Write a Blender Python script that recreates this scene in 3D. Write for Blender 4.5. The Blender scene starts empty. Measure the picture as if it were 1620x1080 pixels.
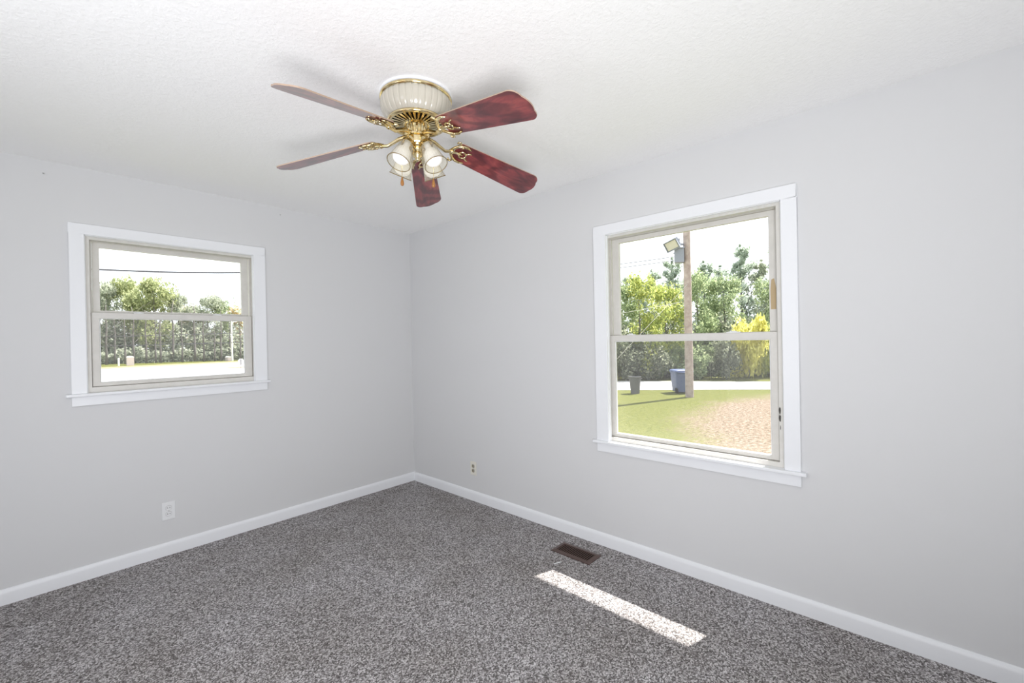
import bpy, bmesh, math, random
from mathutils import Vector, Matrix, noise
random.seed(7)
SC = bpy.context.scene
COL = SC.collection

# ------------------------------------------------------------------ camera
CAM = Vector((-2.4916, -3.5907, 1.3672)); YAW, PIT, ROL = 0.836, -0.0033, -0.0197; FPX = 678.67
fw = Vector((math.sin(YAW)*math.cos(PIT), math.cos(YAW)*math.cos(PIT), math.sin(PIT)))
rt0 = fw.cross(Vector((0, 0, 1))).normalized(); up0 = rt0.cross(fw)
rt = rt0*math.cos(ROL) + up0*math.sin(ROL); up = up0*math.cos(ROL) - rt0*math.sin(ROL)
cam_d = bpy.data.cameras.new('camera'); cam = bpy.data.objects.new('camera', cam_d); COL.objects.link(cam)
cam_d.sensor_width = 36; cam_d.lens = FPX/1620*36; cam_d.clip_start = .02; cam_d.clip_end = 600
m = Matrix((rt, up, -fw)).transposed().to_4x4(); m.translation = CAM
cam.matrix_world = m
SC.camera = cam

# ------------------------------------------------------------------ world, sun, lights, exposure
SC.view_settings.view_transform = 'Standard'; SC.view_settings.look = 'None'
SC.view_settings.exposure = 0.0; SC.view_settings.gamma = 1.0
SC.view_settings.use_curve_mapping = False
try:
    SC.cycles.use_denoising = True
    SC.cycles.max_bounces = 14; SC.cycles.diffuse_bounces = 8; SC.cycles.transparent_max_bounces = 24
    SC.cycles.caustics_reflective = False; SC.cycles.caustics_refractive = False
    SC.cycles.sample_clamp_indirect = 6
except Exception:
    pass
W = bpy.data.worlds.new('sky'); SC.world = W; W.use_nodes = True
bg = W.node_tree.nodes['Background']
bg.inputs['Color'].default_value = (.90, .955, 1.0, 1); bg.inputs['Strength'].default_value = 2.0

def light(name, kind, loc, target=None, **kw):
    d = bpy.data.lights.new(name, kind); o = bpy.data.objects.new(name, d); COL.objects.link(o)
    o.location = loc
    if target is not None:
        o.rotation_euler = (Vector(target)-Vector(loc)).to_track_quat('-Z', 'Y').to_euler()
    for k, v in kw.items(): setattr(d, k, v)
    return o
TO_SUN = Vector((1, -.33, 1.63))
light('sun', 'SUN', TO_SUN*10, (0, 0, 0), energy=16.0, angle=math.radians(.6), color=(1.0, .96, .90))
# added out-of-view fills: one bounced up like a flash, one at the left wall
light('bounce_fill', 'AREA', (-2.75, -4.0, .75), (-1.35, -2.15, 2.44), energy=38.5, shape='DISK', size=.9, spread=math.radians(150), color=(.985, .985, 1.0))
light('side_fill', 'AREA', (-3.3, -2.0, 1.2), (-.6, -.9, 1.1), energy=24, shape='RECTANGLE', size=1.3, size_y=1.8, color=(.92, .935, 1.0))

# ------------------------------------------------------------------ helpers
class MB:
    """collects simple shapes into one mesh"""
    def __init__(s): s.v = []; s.f = []
    def add(s, v, f):
        b = len(s.v); s.v += [tuple(p) for p in v]; s.f += [tuple(i+b for i in q) for q in f]
    def box(s, x0, x1, y0, y1, z0, z1):
        s.add([(x, y, z) for z in (z0, z1) for y in (y0, y1) for x in (x0, x1)],
              [(0, 2, 3, 1), (4, 5, 7, 6), (0, 1, 5, 4), (2, 6, 7, 3), (0, 4, 6, 2), (1, 3, 7, 5)])
    def obox(s, c, ax, ay, az, hx, hy, hz):
        c = Vector(c); P = [c+ax*(hx*i)+ay*(hy*j)+az*(hz*k) for k in (-1, 1) for j in (-1, 1) for i in (-1, 1)]
        s.add(P, [(0, 2, 3, 1), (4, 5, 7, 6), (0, 1, 5, 4), (2, 6, 7, 3), (0, 4, 6, 2), (1, 3, 7, 5)])
    def lathe(s, prof, n=32, mod=None, c=(0, 0, 0), M=None, cap=False):
        v = []; f = []
        for (r, z) in prof:
            for i in range(n):
                a = 2*math.pi*i/n; rr = r*(mod(a) if mod else 1)
                p = Vector((rr*math.cos(a), rr*math.sin(a), z))
                v.append((M @ p if M else p)+Vector(c))
        for k in range(len(prof)-1):
            for i in range(n):
                j = (i+1) % n; f.append((k*n+i, k*n+j, (k+1)*n+j, (k+1)*n+i))
        if cap:
            f.append(tuple(range(n))[::-1]); f.append(tuple(range((len(prof)-1)*n, len(prof)*n)))
        s.add(v, f)
    def tube(s, pts, r, n=8, flat=1.0, closed=False):
        pts = [Vector(p) for p in pts]; N = len(pts)
        rs = r if isinstance(r, (list, tuple)) else [r]*N
        v = []; f = []; prev = None
        for i, p in enumerate(pts):
            if closed: t = pts[(i+1) % N]-pts[i-1]
            else: t = pts[min(i+1, N-1)]-pts[max(i-1, 0)]
            t.normalize()
            if prev is None:
                a = Vector((0, 0, 1)) if abs(t.z) < .9 else Vector((1, 0, 0))
                u = t.cross(a).normalized()
            else:
                u = (prev-t*prev.dot(t)).normalized()
            prev = u; w = t.cross(u)
            for k in range(n):
                a = 2*math.pi*k/n
                v.append(p+u*(rs[i]*math.cos(a))+w*(rs[i]*flat*math.sin(a)))
        for i in range(N if closed else N-1):
            j = (i+1) % N
            for k in range(n):
                l = (k+1) % n; f.append((i*n+k, i*n+l, j*n+l, j*n+k))
        if not closed:
            f.append(tuple(range(n))[::-1]); f.append(tuple(range((N-1)*n, N*n)))
        s.add(v, f)
    def prism(s, poly, z0, z1):
        n = len(poly)
        s.add([(x, y, z0) for x, y in poly]+[(x, y, z1) for x, y in poly],
              [tuple(range(n))[::-1], tuple(range(n, 2*n))]+[(i, (i+1) % n, n+(i+1) % n, n+i) for i in range(n)])
    def sphere(s, c, r, n=12, m=8, sc=(1, 1, 1)):
        c = Vector(c); v = []; f = []
        for j in range(m+1):
            th = math.pi*j/m
            for i in range(n):
                a = 2*math.pi*i/n
                v.append(c+Vector((r*sc[0]*math.sin(th)*math.cos(a), r*sc[1]*math.sin(th)*math.sin(a), r*sc[2]*math.cos(th))))
        for j in range(m):
            for i in range(n):
                k = (i+1) % n; f.append((j*n+i, (j+1)*n+i, (j+1)*n+k, j*n+k))
        s.add(v, f)
    def build(s, name, mat, parent=None, smooth=False, bevel=0, seg=2, fix=True, auto=None):
        me = bpy.data.meshes.new(name); me.from_pydata(s.v, [], s.f)
        if fix:
            bm = bmesh.new(); bm.from_mesh(me)
            bmesh.ops.remove_doubles(bm, verts=bm.verts, dist=1e-6)
            bmesh.ops.recalc_face_normals(bm, faces=bm.faces); bm.to_mesh(me); bm.free()
        o = bpy.data.objects.new(name, me); COL.objects.link(o)
        if mat: me.materials.append(mat)
        if parent: o.parent = parent
        if smooth:
            for p in me.polygons: p.use_smooth = True
            if auto:
                try: me.set_sharp_from_angle(angle=math.radians(auto))
                except Exception: pass
        if bevel:
            b = o.modifiers.new('bevel', 'BEVEL'); b.width = bevel; b.segments = seg; b.limit_method = 'ANGLE'
        return o

def tag(o, label=None, cat=None, group=None, kind=None):
    if label: o['label'] = label
    if cat: o['category'] = cat
    if group: o['group'] = group
    if kind: o['kind'] = kind
    return o
def thing(name, loc, label=None, cat=None, group=None, kind=None, rz=0):
    o = bpy.data.objects.new(name, None); COL.objects.link(o); o.location = loc; o.rotation_euler = (0, 0, rz)
    o.empty_display_size = .1
    return tag(o, label, cat, group, kind)
def copy_tree(o, parent=None):
    c = o.copy(); COL.objects.link(c)
    if parent: c.parent = parent
    for ch in o.children: copy_tree(ch, c)
    return c

# ------------------------------------------------------------------ materials
def mat(name, color=(.8, .8, .8), rough=.5, metal=0, coat=0, spec=.5):
    M = bpy.data.materials.new(name); M.use_nodes = True
    b = M.node_tree.nodes['Principled BSDF']
    b.inputs['Base Color'].default_value = (*color, 1); b.inputs['Roughness'].default_value = rough
    b.inputs['Metallic'].default_value = metal; b.inputs['Coat Weight'].default_value = coat
    b.inputs['Specular IOR Level'].default_value = spec
    return M
def P(M): return M.node_tree.nodes['Principled BSDF']
def nd(M, t, **kw):
    n = M.node_tree.nodes.new(t)
    for k, v in kw.items(): setattr(n, k, v)
    return n
def lk(M, a, b): M.node_tree.links.new(a, b)
def ramp(M, stops, fac):
    r = nd(M, 'ShaderNodeValToRGB'); e = r.color_ramp.elements
    while len(e) < len(stops): e.new(.5)
    for k, (p, c) in enumerate(stops): e[k].position = p; e[k].color = (*c, 1)
    lk(M, fac, r.inputs[0]); return r.outputs[0]
def noise_n(M, scale, detail=3, rough=.5, coord='Object', vec=None, dist=0):
    n = nd(M, 'ShaderNodeTexNoise'); n.inputs['Scale'].default_value = scale
    n.inputs['Detail'].default_value = detail; n.inputs['Roughness'].default_value = rough; n.inputs['Distortion'].default_value = dist
    if vec is None:
        t = nd(M, 'ShaderNodeTexCoord'); vec = t.outputs[coord]
    lk(M, vec, n.inputs['Vector']); return n
def bump(M, h, strength=.3, dist=.01):
    b = nd(M, 'ShaderNodeBump'); b.inputs['Strength'].default_value = strength; b.inputs['Distance'].default_value = dist
    lk(M, h, b.inputs['Height']); lk(M, b.outputs[0], M.node_tree.nodes['Principled BSDF'].inputs['Normal'])
def mixc(M, fac, a, b, mode='MIX'):
    x = nd(M, 'ShaderNodeMix', data_type='RGBA', blend_type=mode)
    if hasattr(fac, 'is_linked'): lk(M, fac, x.inputs['Factor'])
    else: x.inputs['Factor'].default_value = fac
    for s, v in ((x.inputs[6], a), (x.inputs[7], b)):
        if hasattr(v, 'is_linked'): lk(M, v, s)
        else: s.default_value = (*v, 1)
    return x.outputs[2]

m_wall = mat('wall_paint', (.70, .704, .711), .75, spec=.3)
bump(m_wall, noise_n(m_wall, 140, 2).outputs[0], .05, .002)
m_ceil = mat('ceiling_texture', (.945, .945, .94), .9, spec=.2)
n1 = noise_n(m_ceil, 60, 4, .6); n1r = ramp(m_ceil, [(.42, (0, 0, 0)), (.62, (1, 1, 1))], n1.outputs[0])
bump(m_ceil, n1r, .30, .003)
m_white = mat('white_trim_paint', (.86, .875, .90), .35)
m_beige = mat('beige_aluminium', (.64, .61, .55), .42)
bn = noise_n(m_beige, 22, 5, .6); lk(m_beige, ramp(m_beige, [(.3, (.655, .64, .60)), (.7, (.71, .695, .66))], bn.outputs[0]), P(m_beige).inputs['Base Color'])
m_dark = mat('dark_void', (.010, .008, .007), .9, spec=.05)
m_chip = mat('chipped_dark_paint', (.06, .055, .05), .8)
m_tan = mat('tan_stain', (.50, .38, .22), .6)
m_plate = mat('white_plastic', (.84, .85, .86), .35)
m_gap = mat('shadow_gap_plastic', (.45, .45, .45), .6)
m_ivory = mat('ivory_plastic', (.80, .78, .70), .4)
m_ivdark = mat('aged_receptacle', (.36, .33, .25), .5)
m_bronze = mat('brown_enamel', (.085, .050, .042), .42)
m_louver = mat('dark_brown_louver', (.085, .050, .040), .5)
m_gold = mat('polished_brass', (.90, .70, .34), .16, 1)
gn = noise_n(m_gold, 30, 2)
lk(m_gold, ramp(m_gold, [(.35, (.66, .50, .23)), (.65, (.88, .76, .48))], gn.outputs[0]), P(m_gold).inputs['Base Color'])
m_steel = mat('dull_steel', (.55, .55, .55), .35, 1)
m_acryl = mat('cream_ribbed_acrylic', (.56, .53, .45), .16, coat=.5)
m_blade_edge = mat('blade_edge_banding', (.44, .32, .24), .5)
m_bulb = mat('frosted_bulb', (.84, .86, .93), .35)
P(m_bulb).inputs['Emission Color'].default_value = (1.0, .90, .70, 1); P(m_bulb).inputs['Emission Strength'].default_value = .35   # slight glow added to the bulbs, taken as switched off
m_amber = mat('amber_wood_pendant', (.34, .14, .025), .3, coat=.5)

def carpet():
    M = mat('grey_loop_carpet', (.2, .2, .2), .95, spec=.1)
    tc = nd(M, 'ShaderNodeTexCoord')
    a = noise_n(M, 210, 2, .6, vec=tc.outputs['Object']); b = noise_n(M, 95, 2, .5, vec=tc.outputs['Object'])
    v = nd(M, 'ShaderNodeTexVoronoi'); v.inputs['Scale'].default_value = 170; lk(M, tc.outputs['Object'], v.inputs['Vector'])
    sep = nd(M, 'ShaderNodeSeparateColor'); lk(M, v.outputs['Color'], sep.inputs[0])
    mx = nd(M, 'ShaderNodeMath', operation='ADD'); lk(M, a.outputs[0], mx.inputs[0])
    s = nd(M, 'ShaderNodeMath', operation='MULTIPLY_ADD'); lk(M, sep.outputs[0], s.inputs[0]); s.inputs[1].default_value = .55; s.inputs[2].default_value = -.275
    lk(M, s.outputs[0], mx.inputs[1])
    c1 = ramp(M, [(.20, (.085, .079, .078)), (.42, (.21, .197, .194)), (.58, (.37, .355, .355)), (.80, (.70, .685, .69))], mx.outputs[0])
    big = noise_n(M, 2.2, 4, .55, vec=tc.outputs['Object'])
    c2 = mixc(M, 1.0, c1, ramp(M, [(.3, (.86, .84, .82)), (.7, (1.1, 1.1, 1.12))], big.outputs[0]), 'MULTIPLY')
    lk(M, c2, P(M).inputs['Base Color'])
    bump(M, mx.outputs[0], .45, .005)
    return M
m_carpet = carpet()

def rosewood():
    M = mat('rosewood_blade', (.2, .04, .04), .30, coat=.7)
    tc = nd(M, 'ShaderNodeTexCoord'); oi = nd(M, 'ShaderNodeObjectInfo')
    mp = nd(M, 'ShaderNodeMapping'); lk(M, tc.outputs['Generated'], mp.inputs['Vector']); mp.inputs['Scale'].default_value = (1, 1, 1)
    cm = nd(M, 'ShaderNodeCombineXYZ'); lk(M, oi.outputs['Random'], cm.inputs[2])
    sc = nd(M, 'ShaderNodeVectorMath', operation='MULTIPLY_ADD'); lk(M, cm.outputs[0], sc.inputs[0]); sc.inputs[1].default_value = (7, 7, 7); lk(M, tc.outputs['UV'], sc.inputs[2])
    n = noise_n(M, 3.2, 5, .62, vec=sc.outputs[0], dist=1.4)
    w = nd(M, 'ShaderNodeTexWave', wave_type='BANDS'); w.inputs['Scale'].default_value = 1.6; w.inputs['Distortion'].default_value = 14; w.inputs['Detail'].default_value = 3; w.inputs['Detail Scale'].default_value = 1.2
    lk(M, sc.outputs[0], w.inputs['Vector'])
    c1 = ramp(M, [(.3, (.085, .022, .028)), (.5, (.19, .036, .042)), (.72, (.33, .075, .068))], n.outputs[0])
    c2 = ramp(M, [(.2, (.55, .5, .55)), (.8, (1.25, 1.15, 1.1))], w.outputs[0])
    lk(M, mixc(M, .75, c1, c2, 'MULTIPLY'), P(M).inputs['Base Color'])
    return M
m_wood = rosewood()

def mix_transparent(name, fac, shader='glossy', color=(1, 1, 1), rough=0.0, fres=None, tcol=(1, 1, 1)):
    M = bpy.data.materials.new(name); M.use_nodes = True; nt = M.node_tree; nt.nodes.clear()
    out = nd(M, 'ShaderNodeOutputMaterial'); mx = nd(M, 'ShaderNodeMixShader'); tr = nd(M, 'ShaderNodeBsdfTransparent')
    tr.inputs[0].default_value = (*tcol, 1)
    if shader == 'glossy':
        g = nd(M, 'ShaderNodeBsdfGlossy'); g.inputs['Roughness'].default_value = rough
    elif shader == 'diffuse': g = nd(M, 'ShaderNodeBsdfDiffuse')
    else:
        g = nd(M, 'ShaderNodeBsdfPrincipled'); g.inputs['Roughness'].default_value = rough
    g.inputs[0].default_value = (*color, 1)
    if fres:
        f = nd(M, 'ShaderNodeLayerWeight'); f.inputs['Blend'].default_value = .5
        pw = nd(M, 'ShaderNodeMath', operation='POWER'); lk(M, f.outputs['Facing'], pw.inputs[0]); pw.inputs[1].default_value = 4.0
        a = nd(M, 'ShaderNodeMath', operation='MULTIPLY_ADD'); lk(M, pw.outputs[0], a.inputs[0]); a.inputs[1].default_value = fres; a.inputs[2].default_value = fac; a.use_clamp = True
        lk(M, a.outputs[0], mx.inputs[0])
    else: mx.inputs[0].default_value = fac
    lk(M, tr.outputs[0], mx.inputs[1]); lk(M, g.outputs[0], mx.inputs[2]); lk(M, mx.outputs[0], out.inputs[0])
    return M
m_glass = mix_transparent('window_glass', 0.003, 'glossy', (1, 1, 1), 0, fres=.6)
m_screen = mix_transparent('insect_screen_mesh', .28, 'diffuse', (.42, .42, .42))
m_shade = mix_transparent('clear_ribbed_glass', .15, 'principled', (.70, .67, .58), .06, fres=.85, tcol=(.95, .945, .92))
m_rim = mat('dull_gilt_rim', (.30, .23, .11), .35, .6)

# ------------------------------------------------------------------ room shell
XL, YF, H = -3.35, -4.45, 2.44
T = .12
# window openings: (u0, u1, z0, z1)
O1 = (-2.31, -1.386, 1.085, 2.058)
O2 = (-3.176, -2.168, .684, 2.053)
def wall_with_hole(name, axis, u0, u1, hole, z1=H):
    b = MB(); a0, a1, c0, c1 = hole
    for (p0, p1, q0, q1) in ((u0, a0, 0, z1), (a1, u1, 0, z1), (a0, a1, 0, c0), (a0, a1, c1, z1)):
        if axis == 'x': b.box(p0, p1, 0, T, q0, q1)
        else: b.box(0, T, p0, p1, q0, q1)
    return tag(b.build(name, m_wall), kind='structure')
wall_with_hole('wall_back', 'x', XL-T, T, O1)
wall_with_hole('wall_right', 'y', YF-T, 0, O2)
b = MB(); b.box(XL-T, XL, YF-T, 0, 0, H); tag(b.build('wall_left', m_wall), kind='structure')
b = MB(); b.box(XL, 0, YF-T, YF, 0, H); tag(b.build('wall_front', m_wall), kind='structure')
b = MB(); b.box(XL-T, T, YF-T, T, H, H+.02); tag(b.build('ceiling', m_ceil), kind='structure')
b = MB(); b.box(XL-T, T, YF-T, T, -.15, 0); tag(b.build('floor', m_carpet), kind='structure')
m_soffit = mat('white_soffit', (.7, .7, .68), .7)
b = MB(); b.box(XL-.9, .93, YF-.9, .9, 2.462, 2.56); tag(b.build('roof_eave', m_soffit), kind='structure')
m_brick = mat('house_foundation', (.35, .22, .17), .9)
b = MB(); b.box(XL-T, T-.005, YF-T, T-.005, -1.05, -.15); tag(b.build('foundation', m_brick), kind='structure')

def baseboard(name, p0, p1, nrm):
    prof = [(0, 0), (.014, 0), (.014, .060), (.0125, .068), (.008, .079), (.004, .0828), (0, .0828)]
    b = MB(); n = len(prof); p0 = Vector(p0); p1 = Vector(p1); nrm = Vector(nrm)
    v = [p+nrm*d+Vector((0, 0, z)) for p in (p0, p1) for d, z in prof]
    b.add(v, [tuple(range(n)), tuple(range(n, 2*n))[::-1]]+[(i, (i+1) % n, n+(i+1) % n, n+i) for i in range(n)])
    return tag(b.build(name, m_white, smooth=True, auto=50), kind='structure')
baseboard('baseboard_back', (XL, 0, 0), (0, 0, 0), (0, -1, 0))
baseboard('baseboard_right', (0, -.014, 0), (0, YF, 0), (-1, 0, 0))
baseboard('baseboard_left', (XL, -.014, 0), (XL, YF, 0), (1, 0, 0))
baseboard('baseboard_front', (XL+.014, YF, 0), (-.014, YF, 0), (0, 1, 0))

# ------------------------------------------------------------------ windows
def window(name, axis, cas, inn, ztop, zin, zst, zap, stool, sash_u, split, lo_gl, up_gl, up_u, zup, latches, flip, chips=False):
    root = thing(name, (0, 0, 0), kind='structure')
    if axis == 'x': tr = lambda u, d, z: (u, d, z)
    else: tr = lambda u, d, z: (d, u, z)
    def bx(b, u0, u1, d0, d1, z0, z1):
        p = tr(u0, d0, z0); q = tr(u1, d1, z1); b.box(p[0], q[0], p[1], q[1], p[2], q[2])
    def ring(b, o, i, d0, d1):
        R = [(o[0], o[2]), (o[1], o[2]), (o[1], o[3]), (o[0], o[3])]; S = [(i[0], i[2]), (i[1], i[2]), (i[1], i[3]), (i[0], i[3])]
        v = [tr(u, d, z) for d in (d0, d1) for L in (R, S) for u, z in L]
        f = []
        for k in range(4):
            l = (k+1) % 4
            f += [(k, l, 4+l, 4+k), (8+k, 8+l, 12+l, 12+k), (k, l, 8+l, 8+k), (4+k, 4+l, 12+l, 12+k)]
        b.add(v, f)
    # white casing: head board over two legs
    b = MB(); bx(b, cas[0], cas[1], -.018, 0, zin, ztop)
    bx(b, cas[0], inn[0], -.018, 0, zst, zin); bx(b, inn[1], cas[1], -.018, 0, zst, zin)
    b.build('casing', m_white, root, bevel=.002)
    b = MB(); bx(b, inn[0]-.001, inn[0]+.004, -.004, .014, zst, zin); bx(b, inn[1]-.004, inn[1]+.001, -.004, .014, zst, zin); bx(b, inn[0], inn[1], -.004, .014, zin-.004, zin+.001)
    b.build('casing_return', m_white, root)
    b = MB(); bx(b, stool[0], stool[1], -.036, 0.0, zst-.017, zst); bx(b, inn[0]-.01, inn[1]+.01, 0, .03, zst-.017, zst)
    b.build('stool', m_white, root, bevel=.004, seg=3)
    b = MB(); bx(b, cas[0], cas[1], -.014, 0, zap, zst-.017)
    b.build('apron', m_white, root, bevel=.0015)
    # beige aluminium frame
    so = sash_u
    b = MB(); ring(b, (inn[0]-.010, inn[1]+.010, zst-.012, zin+.012), (so[0]-.003, so[1]+.003, so[2]-.002, zup+.004), .014, .115)
    # parting stops the sashes slide in
    ring(b, (so[0]-.003, so[1]+.003, so[2]-.002, zup+.004), (up_u[0]-.002, up_u[1]+.002, so[2]+.004, zup+.001), .0605, .0645)
    fr = b.build('frame', m_beige, root, bevel=.0015)
    if chips:
        for k, (u, z, h, w) in enumerate(((so[0]-.0075, .985, .020, .0055), (so[0]-.0075, .948, .020, .005), (so[0]-.0085, .90, .012, .0015))):
            b = MB(); pts = [(u+w*math.cos(a)*(.7+.5*random.random()), z+h*math.sin(a)*(.7+.5*random.random())) for a in [i*.785 for i in range(8)]]
            v = [tr(uu, .0138, zz) for uu, zz in pts]+[tr(uu, .0125, zz) for uu, zz in pts]
            b.add(v, [tuple(range(8)), tuple(range(8, 16))]+[(i, (i+1) % 8, 8+(i+1) % 8, 8+i) for i in range(8)])
            tag(b.build('paint_chip', m_chip, fr), 'dark chipped paint mark')
    # lower sash (room side)
    b = MB(); ring(b, so, lo_gl, .036, .060)
    ls = b.build('lower_sash', m_beige, root, bevel=.002)
    b = MB(); ring(b, (lo_gl[0]-.001, lo_gl[1]+.001, lo_gl[2]-.001, lo_gl[3]+.001), (lo_gl[0]+.005, lo_gl[1]-.005, lo_gl[2]+.004, lo_gl[3]-.003), .046, .052)
    b.build('glazing_bead', m_plate, ls)
    b = MB(); bx(b, lo_gl[0]-.004, lo_gl[1]+.004, .0485, .0515, lo_gl[2]-.004, lo_gl[3]+.004)
    b.build('glass_pane', m_glass, ls)
    for (u, w) in latches:
        b = MB(); bx(b, u-w/2, u+w/2, .042, .062, so[3], so[3]+.006); bx(b, u-w/4, u+w/4, .040, .052, so[3]+.006, so[3]+.011)
        b.build('sash_latch', m_plate, ls, bevel=.002)
    # upper sash (outside)
    b = MB(); ring(b, (up_u[0], up_u[1], split-.02, zup), up_gl, .066, .090)
    us = b.build('upper_sash', m_beige, root, bevel=.002)
    b = MB(); bx(b, up_gl[0]-.004, up_gl[1]+.004, .0775, .0805, up_gl[2]-.004, up_gl[3]+.004)
    b.build('glass_pane', m_glass, us)
    if chips:
        pts = [(up_u[0]+.006, 1.50), (up_u[0]+.030, 1.50), (up_u[0]+.031, 1.60), (up_u[0]+.026, 1.655), (up_u[0]+.014, 1.66), (up_u[0]+.005, 1.61)]
        n = len(pts); b = MB(); v = [tr(u, .0658, z) for u, z in pts]+[tr(u, .0648, z) for u, z in pts]
        b.add(v, [tuple(range(n)), tuple(range(n, 2*n))]+[(i, (i+1) % n, n+(i+1) % n, n+i) for i in range(n)])
        tag(b.build('worn_patch', m_tan, us), 'tan patch of worn paint')
    # insect screen over the lower half, outside
    b = MB(); v = [tr(u, .103, z) for u, z in ((so[0]-.002, so[2]), (so[1]+.002, so[2]), (so[1]+.002, split-.01), (so[0]-.002, split-.01))]
    b.add(v, [(0, 1, 2, 3)]); sc = b.build('insect_screen', m_screen, root)
    b = MB(); ring(b, (so[0]-.002, so[1]+.002, so[2], split), (so[0]+.013, so[1]-.013, so[2]+.010, split-.014), .0995, .1065)
    b.build('screen_frame', m_beige, sc)
    return root
window('window_1', 'x', (-2.362, -1.319), (-2.296, -1.401), 2.105, 2.043, 1.101, 1.029, (-2.386, -1.302),
       (-2.270, -1.405, 1.135, 1.585), 1.585, (-2.235, -1.452, 1.157, 1.549), (-2.227, -1.459, 1.60, 1.986), (-2.260, -1.414), 2.017,
       [(-2.05, .05), (-1.62, .05)], False)
window('window_2', 'y', (-3.228, -2.0955), (-3.160, -2.184), 2.1015, 2.037, .698, .624, (-3.252, -2.072),
       (-3.131, -2.173, .725, 1.383), 1.383, (-3.096, -2.208, .746, 1.345), (-3.090, -2.234, 1.386, 1.985), (-3.127, -2.186), 2.014,
       [(-2.32, .05), (-2.92, .07)], True, chips=True)

# ------------------------------------------------------------------ ceiling fan
FC = Vector((-1.3613, -2.0327, 2.44))
fan = thing('ceiling_fan', FC, 'brass and cream ceiling fan with five dark red blades and four glass lamp shades', 'ceiling fan')
zz = lambda z: z-2.44
b = MB(); b.lathe([(0, 0), (.155, 0), (.155, -.008), (.150, -.012), (0, -.012)], 64); b.build('ceiling_plate', m_white, fan, smooth=True, auto=40)
b = MB(); b.lathe([(.148, -.012), (.1545, -.013), (.1555, -.018), (.1545, -.024), (.148, -.025)], 72); b.build('trim_ring', m_gold, fan, smooth=True)
NF = 34
b = MB()
b.lathe([(.148, -.024), (.1525, -.032), (.1540, -.046), (.1525, -.062), (.147, -.080), (.138, -.098), (.127, -.110), (.120, -.114)], NF*12,
        mod=lambda a: 1-.020*(1-abs(math.cos(a*NF/2)))**3)
b.build('motor_housing', m_acryl, fan, smooth=True)
b = MB(); b.lathe([(.110, -.110), (.124, -.112), (.1265, -.118), (.123, -.124), (.112, -.126), (.108, -.120)], 72); b.build('lower_ring', m_gold, fan, smooth=True)
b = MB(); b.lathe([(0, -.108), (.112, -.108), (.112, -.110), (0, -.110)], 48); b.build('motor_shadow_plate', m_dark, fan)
b = MB()
for k in range(30):
    a = 2*math.pi*k/30; e = Vector((math.cos(a), math.sin(a), 0)); t = Vector((-e.y, e.x, 0))
    v = []
    for r, z, w in ((.050, -.124, .0028), (.085, -.1205, .0048), (.114, -.118, .0068)):
        for s in (-1, 1):
            for dz in (0, .006): v.append(e*r+t*(w*s)+Vector((0, 0, z+dz)))
    f = []
    for i in range(2):
        q = i*4; f += [(q, q+2, q+6, q+4), (q+1, q+5, q+7, q+3), (q, q+4, q+5, q+1), (q+2, q+3, q+7, q+6)]
    b.add(v, f)
b.lathe([(.030, -.118), (.056, -.120), (.058, -.126), (.050, -.130), (.030, -.130)], 40)
b.build('vent_grille', m_gold, fan, smooth=False)
# rotor hub with raised panels, then switch housing
b = MB(); b.lathe([(.020, -.118), (.050, -.121), (.051, -.126), (.040, -.130), (.036, -.136), (.035, -.164), (.040, -.168), (.048, -.171), (.048, -.178), (.030, -.180)], 40)
for k in range(10):
    a = 2*math.pi*(k+.5)/10; e = Vector((math.cos(a), math.sin(a), 0))
    b.tube([e*.045+Vector((0, 0, -.124)), e*.051+Vector((0, 0, -.134)), e*.053+Vector((0, 0, -.148)), e*.051+Vector((0, 0, -.162)), e*.046+Vector((0, 0, -.174))], .0045, 8)
b.build('rotor_hub', m_gold, fan, smooth=True, auto=40)
b = MB(); b.lathe([(.030, -.178), (.041, -.180), (.0425, -.184), (.0425, -.208), (.040, -.213), (.026, -.216), (.018, -.222), (.020, -.232), (.014, -.240), (.010, -.246)], 10)
b.build('switch_housing', m_gold, fan, smooth=False, bevel=.001)
b = MB(); b.lathe([(.0, -.238), (.016, -.242), (.022, -.252), (.020, -.262), (.010, -.268), (.012, -.273), (.007, -.281), (0, -.284)], 24)
b.build('finial', m_gold, fan, smooth=True)

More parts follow.
